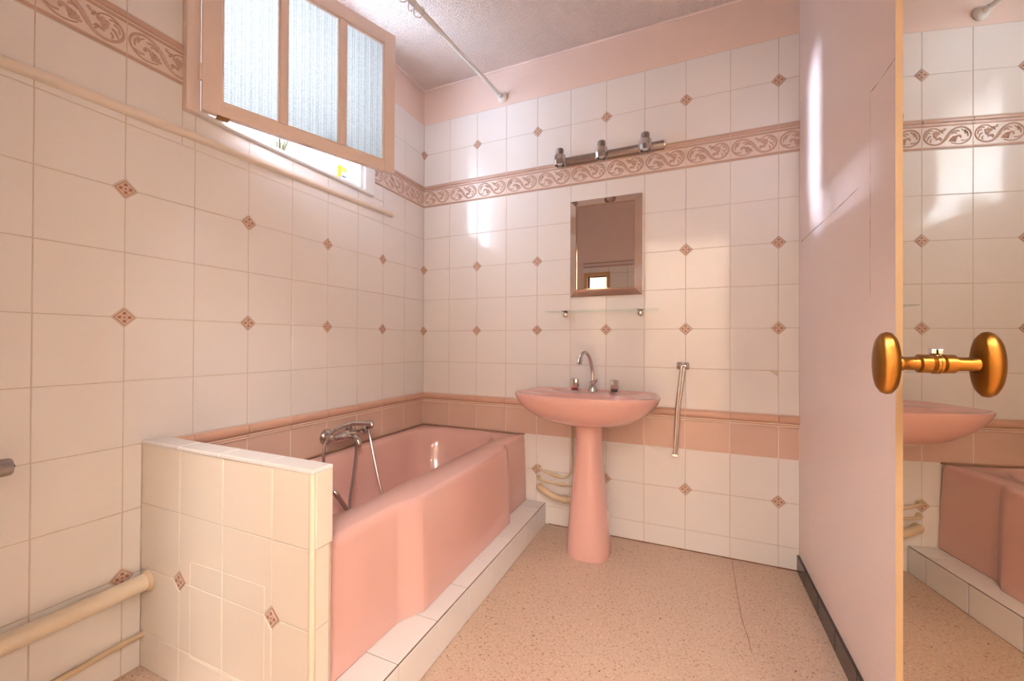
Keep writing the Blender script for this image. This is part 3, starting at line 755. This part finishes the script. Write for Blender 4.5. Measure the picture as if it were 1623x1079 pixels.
R = [sc(0.20, 0.636, 0.32), sc(0.34, 0.638, 0.42), sc(0.54, 0.652), sc(0.70, 0.674), sc(0.83, 0.704), sc(0.92, 0.734), sc(0.975, 0.757), sc(1.0, 0.777), sc(0.998, BZ - 0.002), sc(0.985, BZ + 0.001), sc(0.955, BZ - 0.001), sc(0.93, BZ - 0.007),
     el(1.0, BZ - 0.010), el(0.96, BZ - 0.018), el(0.88, 0.745), el(0.72, 0.71), el(0.5, 0.690), el(0.2, 0.680)]
basin = thing('washbasin', (BC, -0.2, 0), 'salmon pink pedestal washbasin with chrome taps below the mirror', 'washbasin')
MB().rings(R, 'ceramic', True).build('bowl', basin)
PY = -0.205; R = []
for z, a, d in ((0.0, 0.106, 0.112), (0.02, 0.107, 0.113), (0.06, 0.104, 0.110), (0.15, 0.097, 0.103), (0.30, 0.083, 0.092), (0.45, 0.069, 0.082), (0.56, 0.063, 0.077), (0.615, 0.064, 0.077), (0.634, 0.067, 0.080), (0.6375, 0.064, 0.077)):
    ring = []
    for k in range(40):
        th = 2 * pi * k / 40; c_, s_ = cos(th), sin(th)
        e = 0.8; ring.append((BC + 0.012 + a * math.copysign(abs(c_) ** e, c_), PY + d * math.copysign(abs(s_) ** e, s_), z))
    R.append(ring)
MB().rings(R, 'ceramic', True).build('pedestal', basin)
fx_, fy_ = BC + 0.003, -0.085
fa = MB().lathe([(0.026, -0.002), (0.026, 0.004), (0.019, 0.022), (0.014, 0.036), (0.017, 0.042), (0.017, 0.05), (0.011, 0.056)], 'chrome', (fx_, fy_, BZ), n=20)
fa.tube(smooth_path([(fx_, fy_, BZ + 0.05), (fx_ - 0.003, fy_, BZ + 0.11), (fx_ - 0.012, fy_ - 0.02, BZ + 0.175), (fx_ - 0.026, fy_ - 0.055, BZ + 0.205), (fx_ - 0.038, fy_ - 0.088, BZ + 0.195), (fx_ - 0.043, fy_ - 0.102, BZ + 0.170)], 5), 0.0088, 'chrome', 12)
fau = fa.build('spout', basin)
MB().lathe([(0.009, 0), (0.013, 0.005), (0.0145, 0.032), (0.012, 0.035)], 'chrome', (fx_ - 0.042, fy_ - 0.100, BZ + 0.178), (-0.12, -0.25, -1), 16).build('aerator', fau)
MB().lathe([(0.0045, 0), (0.0045, 0.012), (0.006, 0.016), (0.003, 0.02)], 'chrome', (fx_ + 0.016, fy_, BZ + 0.045), (0.3, 0, 1), 10).build('pop_up_knob', fau)
for xx, rm in ((BC - 0.095, 'red'), (BC + 0.115, 'blue')):
    hb = MB().lathe([(0.024, -0.002), (0.024, 0.003), (0.015, 0.007), (0.015, 0.010)], 'chrome', (xx, fy_, BZ), n=20)
    n2 = 24; Rr = []
    for r, h in ((0.019, 0.015), (0.021, 0.02), (0.0215, 0.056), (0.019, 0.062), (0.010, 0.064)):
        Rr.append([(xx + r * (1 + (0.06 if j % 3 == 0 else -0.03)) * cos(2 * pi * j / n2), fy_ + r * (1 + (0.06 if j % 3 == 0 else -0.03)) * sin(2 * pi * j / n2), BZ + h) for j in range(n2)])
    hb.rings(Rr, 'chrome', True); ho = hb.build('tap_handle', basin)
    MB().lathe([(0.0165, 0.009), (0.0195, 0.010), (0.0195, 0.0155), (0.0165, 0.0165)], rm, (xx, fy_, BZ), n=20).build('ring', ho)

# pipes behind the pedestal
yq = -0.024
t = thing('water_pipe', (0.90, yq, 0.30), 'thin cream supply pipe curving up behind the pedestal', 'pipe')
MB().tube(smooth_path([(0.812, -0.002, 0.320), (0.818, yq, 0.320), (0.86, yq, 0.305), (0.92, yq, 0.290), (0.97, yq, 0.287), (1.002, yq, 0.310), (1.014, yq, 0.36), (1.016, yq, 0.46), (1.016, yq, 0.60)], 6), 0.0065, 'pipe_dirty', 10).build('tube', t)
MB().lathe([(0.009, 0), (0.011, 0.003), (0.011, 0.022), (0.009, 0.025)], 'pipe_dirty', (0.905, yq, 0.294), (1, 0, -0.15), 8).build('coupling', t)
MB().lathe([(0.014, 0.001), (0.012, 0.006)], 'pipe_dirty', (0.812, 0, 0.320), (0, -1, 0), 14).build('wall_collar', t)
t = thing('water_pipe', (0.95, yq, 0.24), 'straight cream supply pipe between the other two pipes beside the pedestal', 'pipe')
MB().tube(smooth_path([(0.812, -0.002, 0.262), (0.818, yq, 0.262), (0.86, yq, 0.253), (0.95, yq, 0.246), (1.10, yq, 0.246)], 6), 0.0065, 'pipe_dirty', 10).build('tube', t)
MB().lathe([(0.009, 0), (0.011, 0.003), (0.011, 0.024), (0.009, 0.027)], 'pipe_dirty', (0.95, yq, 0.246), (1, 0, 0), 8).build('coupling', t)
MB().lathe([(0.014, 0.001), (0.012, 0.006)], 'pipe_dirty', (0.812, 0, 0.262), (0, -1, 0), 14).build('wall_collar', t)
t = thing('waste_pipe', (0.95, -0.04, 0.18), 'thick stained cream waste pipe, lowest of the pipes beside the pedestal', 'pipe')
MB().tube(smooth_path([(0.825, 0.0, 0.210), (0.828, -0.028, 0.213), (0.855, -0.04, 0.207), (0.91, -0.04, 0.180), (0.96, -0.04, 0.172), (1.12, -0.04, 0.172)], 6), 0.018, 'pipe_dirty', 14).build('tube', t)
MB().lathe([(0.019, 0), (0.022, 0.003), (0.022, 0.03), (0.019, 0.033)], 'pipe_dirty', (0.965, -0.04, 0.172), (1, 0, 0), 16).build('coupling', t)

# ------------------------------------------------------------------ fittings over the basin
t = thing('wall_mirror', (1.191, 0, 1.296), 'small rectangular mirror in a slanting bronze frame above the glass shelf', 'mirror')
mx0, mx1, mz0, mz1 = 0.998, 1.384, 1.296, 1.829; fwid = 0.041; dp = 0.022
def frame_side(name, quad_out, quad_in):
    (a, b2), (c, d) = quad_out, quad_in
    def p(q, y): return (q[0], y, q[1])
    mid = lambda o, i, s: (o[0] + (i[0] - o[0]) * s, o[1] + (i[1] - o[1]) * s)
    vs = [p(a, -0.0005), p(b2, -0.0005), p(a, -0.010), p(b2, -0.010), p(mid(a, c, .12), -0.013), p(mid(b2, d, .12), -0.013), p(mid(a, c, .86), -0.030), p(mid(b2, d, .86), -0.030), p(c, -0.030), p(d, -0.030), p(c, -0.0005), p(d, -0.0005)]
    fs = [(0, 1, 3, 2), (2, 3, 5, 4), (4, 5, 7, 6), (6, 7, 9, 8), (8, 9, 11, 10), (10, 11, 1, 0), (0, 2, 4, 6, 8, 10), (11, 9, 7, 5, 3, 1)]
    return MB().add(vs, fs, 'gold_frame').build(name, t)
O = [(mx0, mz0), (mx1, mz0), (mx1, mz1), (mx0, mz1)]; I = [(mx0 + fwid, mz0 + fwid), (mx1 - fwid, mz0 + fwid), (mx1 - fwid, mz1 - fwid), (mx0 + fwid, mz1 - fwid)]
for k in range(4): frame_side('frame_bar', (O[k], O[(k + 1) % 4]), (I[k], I[(k + 1) % 4]))
MB().box((I[0][0] - 0.001, -0.024, I[0][1] - 0.001), (I[2][0] + 0.001, -0.008, I[2][1] + 0.001), 'mirror2').build('glass', t)

t = thing('glass_shelf', (1.17, -0.06, 1.205), 'clear glass shelf on two chrome clips above the washbasin', 'shelf')
MB().box((0.885, -0.115, 1.209), (1.468, -0.004, 1.2135), 'glass', 0.001).build('shelf_pane', t)
for xx in (0.972, 1.377):
    br = MB().lathe([(0.016, 0.0005), (0.016, 0.010), (0.011, 0.014), (0.011, 0.024), (0.014, 0.028), (0.014, 0.034), (0.010, 0.037)], 'chrome', (xx, 0, 1.199), (0, -1, 0), 18)
    br.box((xx - 0.016, -0.040, 1.2145), (xx + 0.016, -0.002, 1.220), 'chrome', 0.002); br.build('clip', t)

t = thing('spotlight_bar', (1.20, 0, 2.05), 'chrome bar with three small glass spotlights over the mirror', 'lamp')
zb = 2.057
bp = MB(); 
prof = [(0.0, -0.019), (-0.028, -0.019), (-0.034, -0.012), (-0.036, 0), (-0.034, 0.012), (-0.028, 0.019), (0.0, 0.019)]
bp.rings([[(x, yv - 0.001, zb + zz) for yv, zz in prof] for x in (0.925, 1.492)], 'chrome_worn', False); bp.build('bar', t)
for xx in (0.925, 1.492): MB().lathe([(0.021, 0), (0.021, 0.006), (0.017, 0.008)], 'chrome', (xx, -0.018, zb), (1 if xx > 1.2 else -1, 0, 0), 20).build('end_cap', t)
for xx in (0.951, 1.181, 1.403):
    s = MB().lathe([(0.017, 0.066), (0.021, 0.062), (0.022, 0.036), (0.0185, 0.034)], 'chrome_worn', (xx, -0.062, zb - 0.010), (0, -0.05, 1), 18).build('spot', t)
    n2 = 24; Rr = []
    for r, h in ((0.0195, 0.040), (0.030, 0.030), (0.0335, 0.0), (0.031, -0.024), (0.0265, -0.024), (0.0255, 0.0)):
        Rr.append([(xx + r * (1 + (0.03 if j % 2 else -0.03)) * cos(2 * pi * j / n2), -0.062 + r * (1 + (0.03 if j % 2 else -0.03)) * sin(2 * pi * j / n2), zb - 0.010 + h) for j in range(n2)])
    MB().rings(Rr, 'chrome', False).build('shade', s)
    MB().lathe([(0.0235, 0.002), (0.022, -0.010), (0.014, -0.019), (0.004, -0.022)], 'white_plastic', (xx, -0.062, zb - 0.010), n=18).build('bulb', s)
    MB().lathe([(0.009, 0), (0.009, 0.03)], 'chrome', (xx, -0.034, zb), (0, -1, 0), 12).build('arm', s)

t = thing('towel_rail', (1.58, 0, 0.925), 'folded chrome swing-arm towel rail right of the washbasin', 'towel rail')
tb = MB().lathe([(0.017, 0), (0.019, 0.003), (0.019, 0.02), (0.013, 0.024), (0.013, 0.032), (0.019, 0.036), (0.019, 0.052), (0.016, 0.056)], 'chrome', (1.555, -0.040, 0.928), (1, 0, 0), 18)
tb.box((1.562, -0.034, 0.910), (1.604, -0.001, 0.946), 'chrome', 0.004); tb.build('hinge', t)
MB().tube([(1.590, -0.046, 0.930), (1.565, -0.052, 0.72), (1.553, -0.050, 0.50)], [0.008, 0.008, 0.008], 'chrome', 10).build('arm', t)
MB().tube([(1.578, -0.060, 0.930), (1.556, -0.066, 0.72), (1.545, -0.064, 0.492)], [0.008, 0.008, 0.008], 'chrome', 10).build('arm', t)
MB().box((1.534, -0.074, 0.478), (1.562, -0.044, 0.494), 'chrome', 0.003).build('end_cap', t)

# shower curtain rod and rings
RA = Vector((0.571, -0.001, 2.522)); RD = (Vector((0.509, -0.768, 2.515)) - RA).normalized()
t = thing('curtain_rod', RA, 'white shower curtain rod under the ceiling', 'curtain rod')
MB().lathe([(0.032, 0), (0.032, 0.006), (0.026, 0.016), (0.016, 0.024), (0.0145, 0.045)], 'white_plastic', RA, RD, 24).build('flange', t)
MB().tube([RA + RD * 0.01, RA + RD * 0.60], 0.0105, 'white_plastic', 16).build('inner_tube', t)
MB().tube([RA + RD * 0.60, RA + RD * 2.2], 0.0128, 'white_plastic', 16).build('outer_tube', t)
for k, dd in enumerate((0.755, 0.80, 0.85)):
    c = RA + RD * dd + Vector((0, 0, -0.012)); mb = MB(); nrm = RD
    e1 = Vector((0, 0, 1)); e2 = nrm.cross(e1).normalized(); e1 = e2.cross(nrm)
    tilt = random.uniform(-0.35, 0.35)
    ringp = [c + e1 * (0.025 * cos(a)) + (e2 * cos(tilt) + nrm * sin(tilt)) * (0.025 * sin(a)) for a in [2 * pi * j / 28 for j in range(28)]]
    Rr = []
    for j, p in enumerate(ringp):
        o_ = (p - c).normalized(); q = nrm
        Rr.append([p + (o_ * cos(b3) + q * sin(b3)) * 0.0022 for b3 in [2 * pi * i / 7 for i in range(7)]])
    mb.rings(Rr, 'white_plastic', True, close=True)
    mb.solo('curtain_ring', ['white plastic curtain ring on the rod, nearest the back wall', 'middle of the white curtain rings on the rod', 'white plastic curtain ring on the rod, farthest from the back wall'][k], 'curtain ring', 'curtain rings on the shower rod')

# ------------------------------------------------------------------ pipes on the left wall near the floor
t = thing('heating_pipe', (0.04, -1.75, 0.28), 'thick cream painted pipe running along the left wall into the partition', 'pipe')
MB().tube([(0.042, -2.31, 0.276), (0.042, -1.90, 0.278), (0.042, PB0 + 0.001, 0.282)], 0.026, 'pipe', 18).build('tube', t)
MB().lathe([(0.034, 0.0), (0.031, 0.006), (0.027, 0.010)], 'pipe_dirty', (0.042, PB0 - 0.0005, 0.282), (0, -1, 0), 18).build('wall_collar', t)
for yy in (-2.15,): MB().box((0.0, yy - 0.012, 0.262), (0.042, yy + 0.012, 0.270), 'pipe', 0.002).build('bracket', t)
mb = MB().tube(smooth_path([(0.012, -2.30, 0.098), (0.012, -1.9, 0.101), (0.014, -1.7, 0.100), (0.013, -1.6, 0.104), (0.014, PB0 + 0.001, 0.106)], 6), 0.0085, 'pipe_dirty', 10)
mb.solo('thin_pipe', 'thin dirty cream pipe low on the left wall beneath the thick pipe', 'pipe', origin_at=(0.012, -1.8, 0.1))
t = thing('wall_valve', (0, -1.88, 0.72), 'chrome fitting on the left wall above the thick pipe, cut by the photo edge', 'valve')
MB().lathe([(0.016, 0), (0.021, 0.004), (0.022, 0.03), (0.0215, 0.052), (0.019, 0.056)], 'chrome_worn', (0.07, -1.861, 0.727), (0, 1, 0), 22).build('sleeve', t)
MB().lathe([(0.004, 0), (0.004, 0.005), (0.003, 0.006)], 'dark', (0.07, -1.805, 0.727), (0, 1, 0), 10).build('button', t)
MB().lathe([(0.028, 0.001), (0.028, 0.006), (0.012, 0.012), (0.012, 0.07)], 'chrome_worn', (0, -1.885, 0.727), (1, 0, 0), 18).build('wall_rosette', t)
MB().lathe([(0.014, 0), (0.014, 0.03)], 'chrome_worn', (0.07, -1.888, 0.727), (0, 1, 0), 18).build('neck', t)

# ------------------------------------------------------------------ door with mirror, standing open
MA = 0.1187; mn = Vector((cos(MA), sin(MA), 0)); MD = 1.6917
along = Vector((mn.y, -mn.x, 0))              # from the free edge towards the hinges (-y)
tt0 = (Vector((1.881, -1.490, 0))); E0 = tt0 - mn * (tt0.dot(mn) - MD)
DXM = Matrix(((along.x, mn.x, 0, E0.x), (along.y, mn.y, 0, E0.y), (0, 0, 1, 0), (0, 0, 0, 1)))
door = bpy.data.objects.new('door_1', None); COL.objects.link(door); door.location = E0 + along * 0.4; door['kind'] = 'structure'; door['label'] = 'door standing open with a full-length mirror and brass knob'
MB().box((0, 0.004, 0.012), (0.80, 0.042, 2.08), 'door_edge', 0.002, DXM).build('leaf', door)
MB().box((0.0, 0.0005, 0.012), (0.0185, 0.004, 2.08), 'door_edge', 0.001, DXM).build('edge_strip', door)
MB().box((0.019, 0.0, 0.05), (0.79, 0.004, 2.04), 'mirror', 0.0, DXM).build('mirror_pane', door)
kb = Vector((1.891, -1.572, 1.016)); kb = kb - mn * (kb.dot(mn) - MD)
kn = MB(); out = -mn
kn.lathe([(0.0125, 0.0003), (0.0125, 0.003), (0.0095, 0.005), (0.0115, 0.007), (0.0115, 0.017), (0.0085, 0.0185), (0.0082, 0.032), (0.0105, 0.037), (0.010, 0.040)], 'brass', kb, out, 24)
knob = kn.build('knob', door)
R = []
for r, h in ((0.30, 0.0375), (0.62, 0.0390), (0.86, 0.0415), (0.98, 0.0455), (1.0, 0.0500), (0.95, 0.0550), (0.82, 0.0585), (0.55, 0.0605), (0.2, 0.0612)):
    R.append([kb + out * h + Vector((0, 0, 1)) * (0.0395 * r * cos(2 * pi * j / 36)) + along * (0.0178 * r * sin(2 * pi * j / 36)) for j in range(36)])
MB().rings(R, 'brass', True).build('grip', knob)
kp = MB()
for zz in (0.0125, 0.0155): pass
MB().box((-0.004, -0.006, -0.002), (0.004, -0.0005, 0.004), 'chrome', 0.001, Matrix.Translation(kb + Vector((0, 0, 0.014))) @ Matrix(((along.x, mn.x, 0, 0), (along.y, mn.y, 0, 0), (0, 0, 1, 0), (0, 0, 0, 1)))).build('spindle_pin', knob)
# door casing behind the camera
struct(MB().box((DX0 - 0.05, YF, 0), (DX0, YF + 0.012, DZ + 0.05), 'wood_paint').box((DX1, YF, 0), (DX1 + 0.05, YF + 0.012, DZ + 0.05), 'wood_paint').box((DX0, YF, DZ), (DX1, YF + 0.012, DZ + 0.05), 'wood_paint'), 'trim_3', 'pink casing of the doorway behind the camera')
# narrow internal window behind the camera
w2 = bpy.data.objects.new('window_2', None); COL.objects.link(w2); w2.location = (0.676, YF, OZ0); w2['kind'] = 'structure'; w2['label'] = 'narrow pine framed internal window reflected in the small mirror'
for nm, lo, hi in (('frame_jamb', (OX0 - 0.038, OZ0 - 0.04), (OX0, OZ1 + 0.038)), ('frame_jamb', (OX1, OZ0 - 0.04), (OX1 + 0.033, OZ1 + 0.038)), ('frame_rail', (OX0, OZ1), (OX1, OZ1 + 0.038)), ('frame_rail', (OX0, OZ0 - 0.04), (OX1, OZ0))):
    MB().box((lo[0], YF - 0.1, lo[1]), (hi[0], YF + 0.02, hi[1]), 'wood', 0.002).build(nm, w2)

# unseen corridor ceiling lamps; the second is added to light the right wall
lm = bpy.data.materials.new('lit_opal_glass'); lm.use_nodes = True; e = lm.node_tree.nodes['Principled BSDF']
e.inputs['Base Color'].default_value = (1, .9, .8, 1); e.inputs['Emission Color'].default_value = (1.0, 0.95, 0.905, 1); e.inputs['Emission Strength'].default_value = 50
M['lit'] = lm
for lx, ly, lb in ((2.1, YF - 0.75, 'round ceiling lamp in the corridor, nearer the door hinges'), (1.0, YF - 0.8, 'added ceiling lamp in the corridor, farther from the door hinges, lighting the right wall')):
    t = thing('unseen_ceiling_lamp', (lx, ly, 2.48), lb, 'lamp', 'corridor ceiling lamps')
    MB().lathe([(0.02, -0.10), (0.12, -0.08), (0.19, -0.02), (0.2, 0.03), (0.19, 0.06)], 'lit', (lx, ly, 2.58), n=32).build('globe', t)
    MB().lathe([(0.2, 0.061), (0.2, 0.119)], 'white_plastic', (lx, ly, 2.58), n=32).build('base', t)
